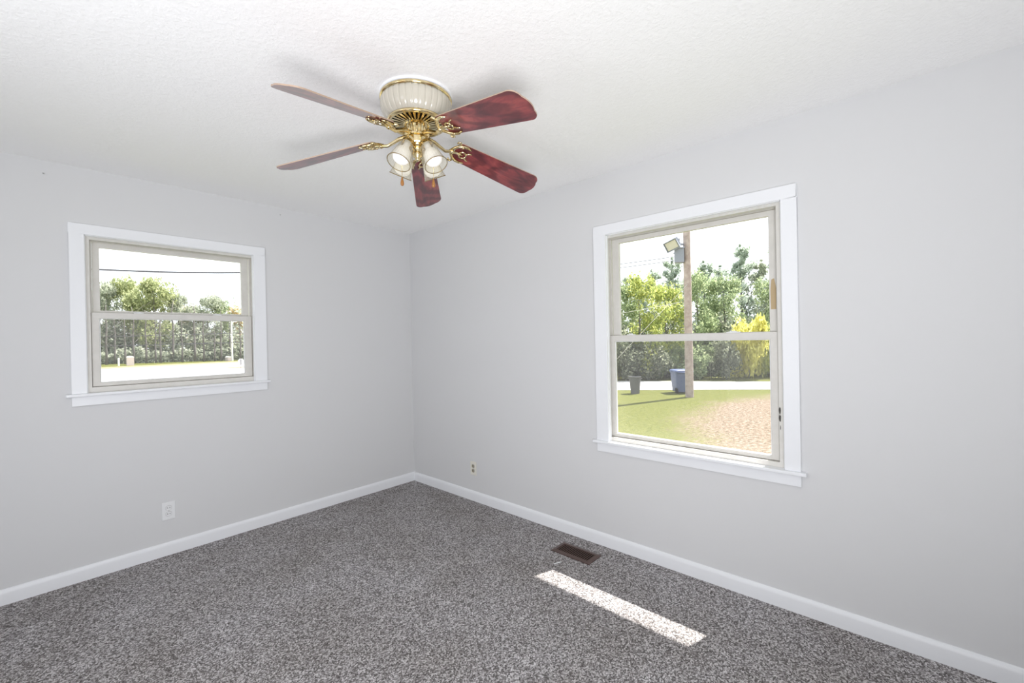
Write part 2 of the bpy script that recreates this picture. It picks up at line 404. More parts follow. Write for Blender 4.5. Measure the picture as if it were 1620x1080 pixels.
# blades and their scrolled arms
PH, PITCH, R1, DR, W0, W1, ZB = 3.4369, -3.4425, .640, .1831, .0477, .0404, 2.2842-2.44
OFF = [math.radians(x) for x in (-3.41, .94, 6.45, -4.43, .45)]
def blade_frame(k):
    an = PH+k*2*math.pi/5+OFF[k]
    rd = Vector((math.cos(an), math.sin(an), -DR)); td0 = Vector((-math.sin(an), math.cos(an), 0))
    td = td0*math.cos(PITCH)+Vector((0, 0, 1))*math.sin(PITCH)
    if td.dot(td0) < 0: pass
    nrm = rd.cross(td).normalized()
    if nrm.z < 0: nrm = -nrm
    return rd, td, nrm
R0 = .185
def blade(k):
    rd, td, nrm = blade_frame(k)
    out = []
    def hw(r): return W0+W1*r
    cr = .038
    # outline in (r, s): root end rounded, tip corners rounded with a slightly bowed end
    for i in range(9):
        a = math.pi/2*i/8; out.append((R1-.006-cr+cr*math.sin(a), -(hw(R1)-cr+cr*math.cos(a))))
    for i in range(1, 6):
        s = -1+2*i/6; out.append((R1-.006+.010*(1-s*s), s*(hw(R1)-cr)))
    for i in range(9):
        a = math.pi/2*(1-i/8); out.append((R1-.006-cr+cr*math.sin(a), hw(R1)-cr+cr*math.cos(a)))
    c2 = .022
    for i in range(6):
        a = math.pi/2*i/5; out.append((R0+c2-c2*math.sin(a), hw(R0)-c2+c2*math.cos(a)))
    for i in range(6):
        a = math.pi/2*(1-i/5); out.append((R0+c2-c2*math.sin(a), -(hw(R0)-c2+c2*math.cos(a))))
    n = len(out); th = .0024
    base = Vector((0, 0, ZB))
    b = MB()
    pt = lambda r, s, d: base+rd*r+td*s+nrm*d
    v = [pt(r, s, -th) for r, s in out]+[pt(r, s, th) for r, s in out]
    b.add(v, [tuple(range(n)), tuple(range(n, 2*n))])
    me_v = b
    o = me_v.build('blade', m_wood, fan, fix=False)
    me = o.data
    uv = me.uv_layers.new(name='UVMap')
    for lp in me.loops:
        r, s = out[lp.vertex_index % n]; uv.data[lp.index].uv = (r*1.4, s*4.5)
    me.update()
    bm = bmesh.new(); bm.from_mesh(me); bmesh.ops.recalc_face_normals(bm, faces=bm.faces); bm.to_mesh(me); bm.free()
    e = MB(); e.add([pt(r, s, -th) for r, s in out]+[pt(r, s, th) for r, s in out], [(i, (i+1) % n, n+(i+1) % n, n+i) for i in range(n)])
    tag(e.build('edge_banding', m_blade_edge, o), 'pale thin edge of the blade')
    # arm
    b = MB(); q = lambda r, s, d: base+rd*r+td*s+nrm*d
    h0 = Vector((rd.x, rd.y, 0)).normalized()
    main = [h0*.040+Vector((0, 0, -.172)), h0*.062+Vector((0, 0, -.174)), h0*.085+Vector((0, 0, -.180)), h0*.110+Vector((0, 0, -.193)), h0*.135+Vector((0, 0, -.205)), q(.165, 0, -.016), q(.190, 0, -.010), q(.225, 0, -.008)]
    b.tube(main, [.010, .0095, .0085, .0075, .007, .007, .0075, .004], 10)
    for s in (-1, 1):
        b.tube([q(.160, 0, -.013), q(.172, s*.018, -.010), q(.186, s*.036, -.008), q(.206, s*.047, -.008), q(.228, s*.050, -.007), q(.250, s*.044, -.006)], [.006, .007, .0075, .007, .006, .003], 8)
        b.tube([q(.186, s*.036, -.008), q(.192, s*.052, -.008), q(.186, s*.062, -.008), q(.176, s*.060, -.009), q(.174, s*.050, -.009)], [.006, .005, .0045, .004, .003], 8)
        b.tube([q(.205, s*.004, -.008), q(.214, s*.016, -.009), q(.226, s*.019, -.009), q(.236, s*.012, -.009), q(.240, 0, -.009)], .0042, 8)
        b.tube([q(.236, s*.012, -.008), q(.250, s*.022, -.007), q(.262, s*.024, -.006)], [.004, .0035, .002], 8)
        b.sphere(q(.206, s*.044, -.010), .0065, 10, 6)
    b.sphere(q(.170, 0, -.015), .011, 10, 7)
    b.build('blade_arm', m_gold, fan, smooth=True)
for k in range(5): blade(k)

# four lamp shades on short arms, splayed around the light kit
toc = Vector((CAM.x-FC.x, CAM.y-FC.y, 0)).normalized(); acam = math.atan2(toc.y, toc.x)
for k in range(4):
    a = acam+math.pi/4+k*math.pi/2
    e = Vector((math.cos(a), math.sin(a), 0))
    top = e*.052+Vector((0, 0, -.213)); axis = (e*.46+Vector((0, 0, -.888))).normalized()
    q = axis.to_track_quat('Z', 'Y').to_matrix().to_4x4()
    b = MB(); b.tube([e*.012+Vector((0, 0, -.232)), e*.026+Vector((0, 0, -.222)), e*.040+Vector((0, 0, -.206)), top-axis*.010, top+axis*.004], [.006, .006, .007, .009, .012], 10)
    b.lathe([(.008, -.010), (.020, -.004), (.026, .006), (.027, .018), (.0245, .018), (.0235, .006)], 28, M=q, c=top)
    b.build('lamp_holder', m_gold, fan, smooth=True, auto=50)
    b = MB(); NR = 24
    prof = [(.0225, .012), (.028, .022), (.0325, .040), (.0365, .062), (.041, .088), (.0465, .112), (.050, .124)]
    b.lathe(prof, NR*6, mod=lambda x: 1-.035*(.5+.5*math.cos(NR*x)), M=q, c=top)
    b.lathe([(r-.0022, z) for r, z in prof], NR*3, M=q, c=top)
    sh = b.build('lamp_shade', m_shade, fan, smooth=True, fix=False)
    b = MB(); ring_pts = [q @ Vector((.0495*math.cos(t*2*math.pi/40), .0495*math.sin(t*2*math.pi/40), .124))+top for t in range(40)]
    b.tube(ring_pts, .0018, 6, closed=True); tag(b.build('shade_rim', m_rim, sh, smooth=True), 'thin gilt rim')
    b = MB(); b.lathe([(.0, .004), (.013, .004), (.013, .030), (.017, .042), (.030, .058), (.0365, .078), (.0375, .094), (.031, .108), (.017, .117), (0, .119)], 24, M=q, c=top)
    b.build('light_bulb', m_bulb, fan, smooth=True)
tl = Vector((.809, -.587, 0))
for s in (-1, 1):
    p = tl*(.0655*s)+toc*.05
    b = MB(); b.tube([p*.42+Vector((0, 0, -.216)), p*.8+Vector((0, 0, -.221)), p+Vector((0, 0, -.230)), p+Vector((0, 0, -.375))], .0009, 6)
    for i in range(34): b.sphere(p+Vector((0, 0, -.234-i*.0042)), .0015, 6, 4)
    ch = b.build('pull_chain', m_gold, fan, smooth=True)
    b = MB(); b.lathe([(0, -.372), (.003, -.374), (.0045, -.382), (.0075, -.396), (.0078, -.403), (.005, -.409), (0, -.411)], 16, c=p)
    tag(b.build('pendant', m_amber, ch, smooth=True), 'amber wooden teardrop')

# ------------------------------------------------------------------ outlets, register, small things
def outlet(loc, rz, mp, mr, label):
    r = thing('wall_outlet', loc, label, 'outlet', rz=rz)   # local: x along wall, -y into the room
    b = MB(); b.box(-.035, .035, -.006, 0, -.0575, .0575); b.build('cover_plate', mp, r, bevel=.003, seg=3)
    for s in (1, -1):
        b = MB(); pl = [(max(-.0145, min(.0145, .0172*math.cos(t*math.pi/12))), .0172*math.sin(t*math.pi/12)) for t in range(24)]
        z0 = s*.0195
        v = [(x, -.0085, z0+z*.86) for x, z in pl]+[(x, -.004, z0+z*.86) for x, z in pl]
        b.add(v, [tuple(range(24)), tuple(range(24, 48))]+[(i, (i+1) % 24, 24+(i+1) % 24, 24+i) for i in range(24)])
        rc = b.build('receptacle', mr, r)
        b = MB(); b.tube([(x*1.04, -.0062, z0+z*.90) for x, z in pl], .0009, 6, closed=True); b.build('socket_gap_ring', m_gap, rc)  # grey ring paints the shadow gap round each socket
        b = MB()
        for x, h in ((-.0062, .0045), (.0062, .0038)): b.box(x-.0012, x+.0012, -.0089, -.0080, z0+.001-h, z0+.001+h)
        b.build('slot', m_dark, rc)
    b = MB(); b.lathe([(0, .0015), (.0028, .001), (.0032, 0)], 12, M=Matrix.Rotation(math.pi/2, 4, 'X'), c=(0, -.006, 0)); b.build('screw', m_steel, r, smooth=True)
    return r
outlet((-1.928, 0, .288), 0, m_plate, m_plate, 'white duplex wall outlet low under the small window')
outlet((0, -.868, .276), -math.pi/2, m_ivory, m_ivdark, 'ivory wall outlet with darker sockets near the room corner')

reg = thing('floor_register', (-.209, -2.041, 0), 'brown metal floor register set into the grey carpet by the wall', 'floor vent')
b = MB()
o_ = (-.0725, .0725, -.143, .143); i_ = (-.046, .046, -.118, .118)
v = [(x, y, z) for z in (.001, .005) for x, y in ((o_[0], o_[2]), (o_[1], o_[2]), (o_[1], o_[3]), (o_[0], o_[3]))]
v += [(x, y, z) for z in (.001, .009) for x, y in ((i_[0], i_[2]), (i_[1], i_[2]), (i_[1], i_[3]), (i_[0], i_[3]))]
f = []
for k in range(4):
    l = (k+1) % 4; f += [(k, l, 4+l, 4+k), (4+k, 4+l, 12+l, 12+k), (12+k, 12+l, 8+l, 8+k), (k, l, 8+l, 8+k)]
b.add(v, f); b.build('frame', m_bronze, reg, bevel=.001)
b = MB(); b.box(-.046, .046, -.118, .118, .0006, .0016); b.build('duct_dark_sheet', m_dark, reg)  # flat black sheet on the carpet, painting the shaded depth below the louvers
for k in range(17):
    y = -.118+.236*(k+.5)/17
    b = MB(); b.obox((0, y, .0055), Vector((1, 0, 0)), Vector((0, .90, .43)), Vector((0, -.43, .90)), .046, .0025, .0006); b.build('louver', m_louver, reg)

b = MB(); b.tube([(-0.413, -2.018, .006), (-0.396, -2.025, .006), (-0.378, -2.033, .006), (-0.360, -2.041, .006)], [.002, .004, .004, .0015], 6, flat=.7)
tag(b.build('paper_sliver', m_plate, smooth=True), 'tiny white sliver lying on the carpet beside the floor register', 'scrap')
for x, z, lab in ((-2.453, 2.364, 'small nail high on the wall above left end of the small window'), (-1.20, 2.383, 'small nail high on the wall right of the small window')):
    b = MB(); b.lathe([(0, .008), (.0035, .008), (.004, .006), (.0016, .005), (.0016, -.004), (0, -.004)], 10, M=Matrix.Rotation(math.pi/2, 4, 'X'), c=(x, 0, z))
    tag(b.build('nail', m_steel), lab, 'nail')

# ------------------------------------------------------------------ outdoors
GZ = -1.0
def lawn():
    M = mat('lawn_grass', (.1, .15, .03), .9, spec=.1)
    tc = nd(M, 'ShaderNodeTexCoord')
    n = noise_n(M, 9, 6, .65, vec=tc.outputs['Object']); n2 = noise_n(M, .7, 3, .5, vec=tc.outputs['Object'])
    g = ramp(M, [(.3, (.062, .072, .018)), (.5, (.110, .120, .030)), (.7, (.165, .163, .055))], n.outputs[0])
    d = ramp(M, [(.36, (.06, .05, .027)), (.46, (.145, .105, .072)), (.54, (.225, .175, .13)), (.66, (.39, .345, .29))], noise_n(M, 11, 8, .78, vec=tc.outputs['Object']).outputs[0])
    # bare straw-covered patch in front of the large window
    sp = nd(M, 'ShaderNodeSeparateXYZ'); lk(M, tc.outputs['Object'], sp.inputs[0])
    vv = nd(M, 'ShaderNodeVectorMath', operation='SUBTRACT'); lk(M, tc.outputs['Object'], vv.inputs[0]); vv.inputs[1].default_value = (12.2, -4.2, 0)
    sc = nd(M, 'ShaderNodeVectorMath', operation='MULTIPLY'); lk(M, vv.outputs[0], sc.inputs[0]); sc.inputs[1].default_value = (1/7.4, 1/5.6, 0)
    ln = nd(M, 'ShaderNodeVectorMath', operation='LENGTH'); lk(M, sc.outputs[0], ln.inputs[0])
    ad = nd(M, 'ShaderNodeMath', operation='MULTIPLY_ADD'); lk(M, n2.outputs[0], ad.inputs[0]); ad.inputs[1].default_value = .35; lk(M, ln.outputs['Value'], ad.inputs[2])
    ad2 = nd(M, 'ShaderNodeMath', operation='MULTIPLY_ADD'); lk(M, n.outputs[0], ad2.inputs[0]); ad2.inputs[1].default_value = .5; lk(M, ad.outputs[0], ad2.inputs[2])
    f = ramp(M, [(.62, (1, 1, 1)), (.70, (0, 0, 0))], None or ad2.outputs[0])
    r = [x for x in M.node_tree.nodes if x.type == 'VALTORGB'][-1]
    mr = nd(M, 'ShaderNodeMapRange'); lk(M, ad2.outputs[0], mr.inputs[0]); mr.inputs[1].default_value = 1.32; mr.inputs[2].default_value = 1.50; mr.inputs[3].default_value = 1; mr.inputs[4].default_value = 0
    n3 = noise_n(M, 30, 4, .7, vec=tc.outputs['Object']); g = mixc(M, .8, g, ramp(M, [(.35, (.72, .74, .70)), (.62, (1.22, 1.2, 1.15))], n3.outputs[0]), 'MULTIPLY')
    col = mixc(M, mr.outputs[0], g, d)
    lk(M, col, P(M).inputs['Base Color']); bump(M, n.outputs[0], .5, .05)
    return M
m_lawn = lawn()
def flat_poly(name, pts, z, material, th=.02):
    b = MB(); b.prism(pts, z-th, z); return tag(b.build(name, material), kind='structure')
flat_poly('lawn', [(-150, -150), (250, -150), (250, 250), (-150, 250)], GZ, m_lawn)
m_road = mat('pale_concrete', (.55, .54, .53), .9); lk(m_road, ramp(m_road, [(.3, (.46, .45, .44)), (.7, (.60, .59, .58))], noise_n(m_road, .8, 5).outputs[0]), P(m_road).inputs['Base Color'])
m_tangrass = mat('dry_grass', (.30, .24, .12), .95); lk(m_tangrass, ramp(m_tangrass, [(.3, (.24, .18, .085)), (.7, (.36, .30, .16))], noise_n(m_tangrass, 3, 5).outputs[0]), P(m_tangrass).inputs['Base Color'])
def ext(p, q, t): return (p[0]+(q[0]-p[0])*t, p[1]+(q[1]-p[1])*t)
nL, nR, fL, fR = (15.22, 5.73), (18.81, .57), (18.97, 7.70), (22.36, 1.26)
flat_poly('road', [ext(nL, nR, -.9), ext(nL, nR, 4), ext(fL, fR, 4), ext(fL, fR, -.7)], GZ+.012, m_road)
flat_poly('road.001', [(-40, 9), (5, 9), (16, 36), (44, 60), (52, 67.4), (16.8, 64.3), (2.27, 62.9), (-40, 58.7)], GZ+.010, m_road)
flat_poly('verge', [(52, 67.4), (16.8, 64.3), (2.27, 62.9), (-40, 58.7), (-40, 66), (2.75, 69.5), (18.8, 71.3), (54, 76)], GZ+.006, m_tangrass)
flat_poly('verge.001', [(9.8, 49.4), (11.2, 49.9), (13.5, 50.6), (30, 56), (28, 52), (13, 47.6), (11.4, 47.6)], GZ+.03, m_tangrass)

# utility pole with floodlight
m_pole = mat('weathered_pole', (.20, .145, .115), .9); lk(m_pole, ramp(m_pole, [(.3, (.30, .24, .22)), (.7, (.46, .39, .36))], noise_n(m_pole, 6, 4).outputs[0]), P(m_pole).inputs['Base Color'])
m_grey = mat('grey_paint_metal', (.26, .28, .33), .5, .2)
m_lens = mat('floodlight_lens', (.55, .53, .48), .2)
pole = thing('utility_pole', (14.60, 2.54, GZ), 'brown wooden utility pole with a floodlight standing on the lawn', 'utility pole')
b = MB(); b.lathe([(.155, -.1), (.152, .6), (.135, 6), (.12, 9.5), (0, 9.52)], 20); b.build('pole_shaft', m_pole, pole, smooth=True, auto=50)
dv = Vector((CAM.x-14.6, CAM.y-2.54, 0)).normalized(); lv = Vector((-.67, .742, 0))     # toward the house; along the road
zu = Vector((0, 0, 1))
b = MB(); b.obox(lv*.30+dv*.05+zu*5.52, lv, dv, zu, .19, .14, .27); b.obox(lv*.30+dv*.05+zu*5.81, lv, dv, zu, .21, .16, .025)
b.obox(lv*.16+zu*5.55, lv, dv, zu, .06, .03, .05); b.build('ballast_box', m_grey, pole, bevel=.01)
fd = (dv*.75+lv*.35-zu*.45).normalized(); fx = fd.cross(zu).normalized(); fz = fx.cross(fd)
fc_ = lv*.55+dv*.22+zu*5.93
fz2 = (fz*math.cos(.3)+fx*math.sin(.3)).normalized(); fx2 = fd.cross(fz2)
b = MB(); b.obox(fc_, fx2, fz2, fd, .26, .19, .09); b.obox(fc_-fd*.13, fx2, fz2, fd, .17, .12, .06)
for s in (-1, 1): b.obox(fc_+fz2*(.19*s)+fd*.10, fx2, fz2, fd, .27, .012, .03); b.obox(fc_+fx2*(.26*s)+fd*.10, fx2, fz2, fd, .012, .19, .03)
b.tube([fc_-fd*.15, lv*.34+dv*.1+zu*5.98, lv*.1+zu*5.97], .035, 8); b.tube([lv*.30+dv*.02+zu*5.95, lv*.30+dv*.02+zu*6.20], .03, 8)
b.tube([lv*.52+dv*.15+zu*5.60, lv*.25+dv*.12+zu*5.78, lv*.1+dv*.1+zu*5.86], .022, 8)
fl = b.build('floodlight', m_grey, pole)
b = MB(); b.obox(fc_+fd*.095, fx2, fz2, fd, .22, .155, .008); b.build('lens', m_lens, fl)

m_wire = mat('black_cable', (.05, .05, .06), .6)
m_wirep = mat('pale_cable', (.55, .53, .48), .5)
def wire(p, q, sag, r, material, label, wav=0):
    p = Vector(p); q = Vector(q); pts = []
    for i in range(33):
        t = i/32; c = p.lerp(q, t); c.z -= sag*4*t*(1-t); c.z += wav*math.sin(t*21)*.5; pts.append(c)
    b = MB(); b.tube(pts, r, 6); return tag(b.build('overhead_wire', material, smooth=True), label, 'wire')
pt_ = Vector((14.60, 2.54, 0))
wire(pt_+lv*.12+zu*4.55, pt_+lv*14+dv*-1.0+zu*3.9, .25, .012, m_wire, 'upper dark wire running left from the utility pole')
wire(pt_+lv*.12+zu*4.40, pt_+lv*14+dv*1.0+zu*3.45, .25, .012, m_wire, 'lower dark wire running left from the utility pole')
wire(pt_+lv*.12+zu*2.75, pt_+lv*12+dv*1.0+zu*1.3, .2, .007, m_wirep, 'pale cable sloping left from the middle of the utility pole')
wire(pt_+dv*.13+zu*3.40, pt_+lv*4.2+dv*1.2+zu*GZ, 0, .008, m_wirep, 'pale guy wire slanting down from the utility pole to the lawn')
wire((-9.0, 25.2, 4.75), (9.8, 3.6+.2, 3.60), .30, .028, m_wire, 'thick twisted cable crossing the sky outside the small window', wav=.05)
for zA, zB, lab in ((2.55, 2.95, 'highest thin roadside wire in front of the far trees'), (1.45, 1.85, 'lowest thin roadside wire in front of the far trees')):
    wire((-9.6, 78.8, zA), (25.4, 40.2, zB), .0, .035, m_wire, lab)

# bins
m_bblue = mat('blue_plastic', (.085, .115, .23), .5); m_bgrey = mat('dark_grey_plastic', (.11, .11, .115), .5)
def rrect(hx, hy, r, n=5):
    o = []
    for cx, cy, a0 in ((hx-r, hy-r, 0), (-hx+r, hy-r, 90), (-hx+r, -hy+r, 180), (hx-r, -hy+r, 270)):
        for i in range(n):
            a = math.radians(a0+90*i/(n-1)); o.append((cx+r*math.cos(a), cy+r*math.sin(a)))
    return o
def loft(b, rings):
    n = len(rings[0][0])
    v = [(x, y, z) for o, z in rings for x, y in o]
    f = [(k*n+i, k*n+(i+1) % n, (k+1)*n+(i+1) % n, (k+1)*n+i) for k in range(len(rings)-1) for i in range(n)]
    f.append(tuple(range(n))[::-1]); f.append(tuple(range((len(rings)-1)*n, len(rings)*n)))
    b.add(v, f)
az = math.atan2(-dv.x, dv.y)
cart = thing('trash_cart', (15.80, 3.30, GZ), 'large blue wheeled trash cart behind the utility pole at the road edge', 'trash bin', rz=math.atan2(lv.y, lv.x))
b = MB(); loft(b, [(rrect(.29, .30, .06), .06), (rrect(.30, .31, .06), .16), (rrect(.355, .36, .06), .86), (rrect(.36, .365, .06), .90)]); b.build('body', m_bblue, cart, smooth=True, auto=40)
b = MB(); loft(b, [(rrect(.385, .39, .07), .88), (rrect(.385, .39, .07), .935), (rrect(.36, .365, .07), .965), (rrect(.28, .29, .07), .985)]); b.build('lid', m_bblue, cart, smooth=True, auto=40)
for s in (-1, 1):
    b = MB(); b.lathe([(0, -.03), (.11, -.03), (.12, -.02), (.12, .02), (.11, .03), (0, .03)], 20, M=Matrix.Rotation(math.pi/2, 4, 'Y'), c=(s*.30, .24, .12)); b.build('wheel', m_dark, cart, smooth=True, auto=40)
b = MB(); b.tube([(-.25, .37, .86), (-.25, .46, .88), (.25, .46, .88), (.25, .37, .86)], .018, 8); b.build('handle', m_bblue, cart, smooth=True)
can = thing('trash_can', (14.48, 4.76, GZ), 'small dark grey open trash can left of the blue cart', 'trash bin')
b = MB(); b.lathe([(0, .02), (.165, .02), (.18, .0), (.235, .68), (.255, .69), (.258, .72), (.240, .725), (.228, .70), (.17, .05), (0, .05)], 28); b.build('body', m_bgrey, can, smooth=True, auto=40)
for s in (-1, 1):
    b = MB(); b.tube([lv*(s*.235)+dv*.06+zu*.62, lv*(s*.29)+dv*.05+zu*.63, lv*(s*.29)-dv*.05+zu*.63, lv*(s*.235)-dv*.06+zu*.62], .012, 6); b.build('handle', m_bgrey, can, smooth=True)

# far roadside things seen through the small window
m_stone = mat('pale_brick', (.50, .43, .41), .9); m_signw = mat('white_metal', (.72, .73, .72), .5); m_post = mat('dull_post', (.22, .21, .22), .7)
def pillar(loc, w, h, label):
    r = thing('brick_mailbox', loc, label, 'mailbox')
    b = MB(); b.box(-w/2, w/2, -w/2, w/2, -.1, h); b.build('brick_body', m_stone, r)
    b = MB(); n = 10; pr = [(-w*.51, h)]+[(-w*.51*math.cos(math.pi*i/n), h+.05+.16*math.sin(math.pi*i/n)) for i in range(n+1)]+[(w*.51, h)]
    v = [(x, y, z) for y in (-w*.51, w*.51) for x, z in pr]; k = len(pr)
    b.add(v, [tuple(range(k)), tuple(range(k, 2*k))]+[(i, (i+1) % k, k+(i+1) % k, k+i) for i in range(k)]); b.build('rounded_cap', m_signw, r)
pillar((5.72, 72.0, GZ), .72, 1.05, 'pale brick mailbox pillar across the road, nearest the left trunks')
pillar((17.6, 74.5, GZ), .8, .50, 'low pale brick mailbox pillar across the road beside the thin pole')
gm = thing('marker_post', (4.55, 71.5, GZ), 'short white marker post left of the brick mailbox pillar', 'post')
b = MB(); b.box(-.10, .10, -.06, .06, 0, 1.05); b.build('marker_panel', m_signw, gm, bevel=.02)
sg = thing('road_sign', (10.2, 42.0, GZ), 'pale octagonal road sign seen from behind on a thin post', 'road sign')
b = MB(); oc = [(.30*math.cos(math.pi/8+i*math.pi/4), .30*math.sin(math.pi/8+i*math.pi/4)+.86) for i in range(8)]
r_ = Vector((.67, -.742, 0)); f_ = Vector((.742, .67, 0))
v = [r_*x+zu*z+f_*.02 for x, z in oc]+[r_*x+zu*z+f_*.03 for x, z in oc]; b.add(v, [tuple(range(8)), tuple(range(8, 16))]+[(i, (i+1) % 8, 8+(i+1) % 8, 8+i) for i in range(8)]); b.build('sign_panel', m_signw, sg)
b = MB(); b.tube([(0, 0, -.1), (0, 0, 1.08)], .035, 8); b.build('post', m_post, sg)
tp = thing('light_pole', (17.9, 73.8, GZ), 'thin pale pole in front of the far trees at right of small window', 'pole')
b = MB(); b.lathe([(.16, -.1), (.15, .1), (.10, 6.2), (0, 6.25)], 12); b.build('pole_shaft', m_signw, tp, smooth=True, auto=50)
b = MB(); b.tube([(0, 0, 5.9), (.4, .2, 6.1), (.8, .4, 6.1)], .05, 6); b.build('bracket', m_signw, tp)

# ------------------------------------------------------------------ trees
def leaf_mat(name, c0, c1, c2):
    M = bpy.data.materials.new(name); M.use_nodes = True; M.node_tree.nodes.clear()
    out = nd(M, 'ShaderNodeOutputMaterial'); g = nd(M, 'ShaderNodeNewGeometry')
    c = ramp(M, [(0, c0), (.5, c1), (1, c2)], g.outputs['Random Per Island'])
    d = nd(M, 'ShaderNodeBsdfDiffuse'); t = nd(M, 'ShaderNodeBsdfTranslucent'); mx = nd(M, 'ShaderNodeMixShader'); mx.inputs[0].default_value = .55
    lk(M, c, d.inputs[0]); lk(M, c, t.inputs[0]); lk(M, d.outputs[0], mx.inputs[1]); lk(M, t.outputs[0], mx.inputs[2]); lk(M, mx.outputs[0], out.inputs[0])
    return M
L_yg = leaf_mat('yellow_green_leaves', (0.234, 0.293, 0.105), (0.415, 0.475, 0.166), (0.686, 0.686, 0.251))
L_mid = leaf_mat('mid_green_leaves', (0.184, 0.245, 0.142), (0.322, 0.392, 0.224), (0.501, 0.559, 0.334))
L_pine = leaf_mat('dull_pine_needles', (0.280, 0.332, 0.280), (0.464, 0.531, 0.443), (0.692, 0.750, 0.648))
L_yel = leaf_mat('bright_yellow_leaves', (0.486, 0.472, 0.143), (0.726, 0.688, 0.218), (0.766, 0.766, 0.318))
L_dark = leaf_mat('dark_undergrowth', (0.130, 0.156, 0.116), (0.243, 0.269, 0.196), (0.434, 0.453, 0.336))
L_lime = leaf_mat('spring_lime_leaves', (0.256, 0.298, 0.160), (0.402, 0.444, 0.243), (0.597, 0.617, 0.374))
L_grey = leaf_mat('grey_green_leaves', (0.252, 0.281, 0.230), (0.438, 0.479, 0.385), (0.663, 0.684, 0.558))
L_org = leaf_mat('orange_buds', (0.418, 0.331, 0.190), (0.584, 0.482, 0.280), (0.723, 0.621, 0.394))
m_bark = mat('grey_bark', (.13, .12, .115), .9)

def leaf(b, c, s, rnd):
    u = Vector((rnd.gauss(0, 1), rnd.gauss(0, 1), rnd.gauss(0, 1))).normalized()
    w = u.cross(Vector((rnd.gauss(0, 1), rnd.gauss(0, 1), rnd.gauss(0, 1)))).normalized()
    k = u.cross(w)*.25*s
    i = len(b.v)
    b.v += [tuple(c-u*s), tuple(c-w*s*.55+k), tuple(c+u*s), tuple(c+w*s*.55+k)]
    b.f.append((i, i+1, i+2, i+3))
def crown_mesh(kind, seed, H_, Wd, n, s, z0=.15):
    rnd = random.Random(seed); b = MB()
    blobs = []
    if kind == 'round':
        for i in range(26):
            t = rnd.random(); z = H_*(z0+(1-z0)*t); rr = Wd/2*math.sqrt(max(.05, 1-((t-.42)/.62)**2))
            a = rnd.random()*6.283; q = rr*math.sqrt(rnd.random())*.8
            blobs.append((Vector((q*math.cos(a), q*math.sin(a), min(z, H_*.9))), Wd*rnd.uniform(.11, .21)))
    elif kind == 'pine':
        for i in range(34):
            t = rnd.random()**.75; z = H_*(z0+(1-z0)*t*.93); L = Wd/2*(1.10-t)**.5*rnd.uniform(.35, 1.1)
            a = rnd.random()*6.283; rise = rnd.uniform(.15, .7)
            for q in (.55, .8, 1.0):
                blobs.append((Vector((L*q*math.cos(a)+rnd.gauss(0, .08), L*q*math.sin(a)+rnd.gauss(0, .08), z+L*q*q*rise)), Wd*rnd.uniform(.07, .14)*(1.15-.5*t)))
        for i in range(5): blobs.append((Vector((rnd.gauss(0, .06), rnd.gauss(0, .06), H_*(.84+.036*i))), Wd*(.055-.007*i)))
    elif kind == 'shrub':
        for i in range(18):
            a = rnd.random()*6.283; q = Wd/2*math.sqrt(rnd.random())*.8
            z = H_*rnd.uniform(.15, .82)*(1-.35*(q/(Wd/2))**2)
            blobs.append((Vector((q*math.cos(a), q*math.sin(a), z)), min(Wd, H_*1.3)*rnd.uniform(.13, .24)))
    per = n//len(blobs)
    for c, r in blobs:
        for _ in range(per):
            d = Vector((rnd.gauss(0, 1), rnd.gauss(0, 1), rnd.gauss(0, .85))).normalized()*r*(rnd.random()**.45)
            p = c+d
            if kind == 'pine': p.z += .35*d.length
            if p.z < .05: p.z = .05+rnd.random()*.2
            leaf(b, p, s*rnd.uniform(.6, 1.3), rnd)
    return b
def trunk_mesh(H_, r, seed, branches=6, lean=0):
    rnd = random.Random(seed); b = MB()
    pts = [Vector((lean*t*H_+rnd.uniform(-.04, .04)*H_*t*.4, rnd.uniform(-.04, .04)*H_*t*.4, H_*t-.1)) for t in (0, .2, .4, .6, .8, 1)]
    b.tube(pts, [r*1.2, r, r*.85, r*.65, r*.45, r*.2], 7)
    for i in range(branches):
        t = rnd.uniform(.35, .9); p = pts[0].lerp(pts[-1], t); a = rnd.random()*6.283; L = H_*rnd.uniform(.12, .28)
        e = p+Vector((math.cos(a)*L, math.sin(a)*L, L*rnd.uniform(.4, 1)))
        b.tube([p, p.lerp(e, .5)+Vector((0, 0, -.03*L)), e], [r*.45*(1.1-t), r*.3*(1.1-t), r*.08], 5)
    return b
PROTO = {}
def tree(name, key, x, y, h, w, leafm, label, cat='tree', group=None, rz=None, build=None):
    if key not in PROTO:
        kind, seed, H_, Wd, n, s, z0 = build
        r = thing(name, (0, 0, 0))
        fo = crown_mesh(kind, seed, H_, Wd, n, s, z0).build('foliage', None, r, fix=False); fo.data.materials.append(leafm)
        trunk_mesh(H_*.9, H_*.016 if kind != 'shrub' else .03, seed, 8).build('trunk' if kind != 'shrub' else 'stem', m_bark, r, smooth=True)
        PROTO[key] = (r, H_, Wd); o = r
    else:
        o = copy_tree(PROTO[key][0])
    H_, Wd = PROTO[key][1:]
    o.name = name
    o.location = (x, y, GZ); o.scale = (w/Wd, w/Wd, h/H_); o.rotation_euler = (0, 0, rz if rz is not None else random.random()*6.28)
    for c in o.children:
        if c.name.startswith('foliage'): c.material_slots[0].link = 'OBJECT'; c.material_slots[0].material = leafm
    for k in ('label', 'category', 'group'):
        if k in o.keys(): del o[k]
    return tag(o, label, cat, group)
BR = ('round', 3, 8, 5.5, 5200, .13, .12); BR2 = ('round', 11, 8, 5.5, 5200, .13, .08)
PN = ('pine', 5, 9, 4.2, 4600, .11, .1); PN2 = ('pine', 21, 9, 4.2, 4600, .11, .15); SH = ('shrub', 9, 2.4, 3.4, 3800, .10, .1)
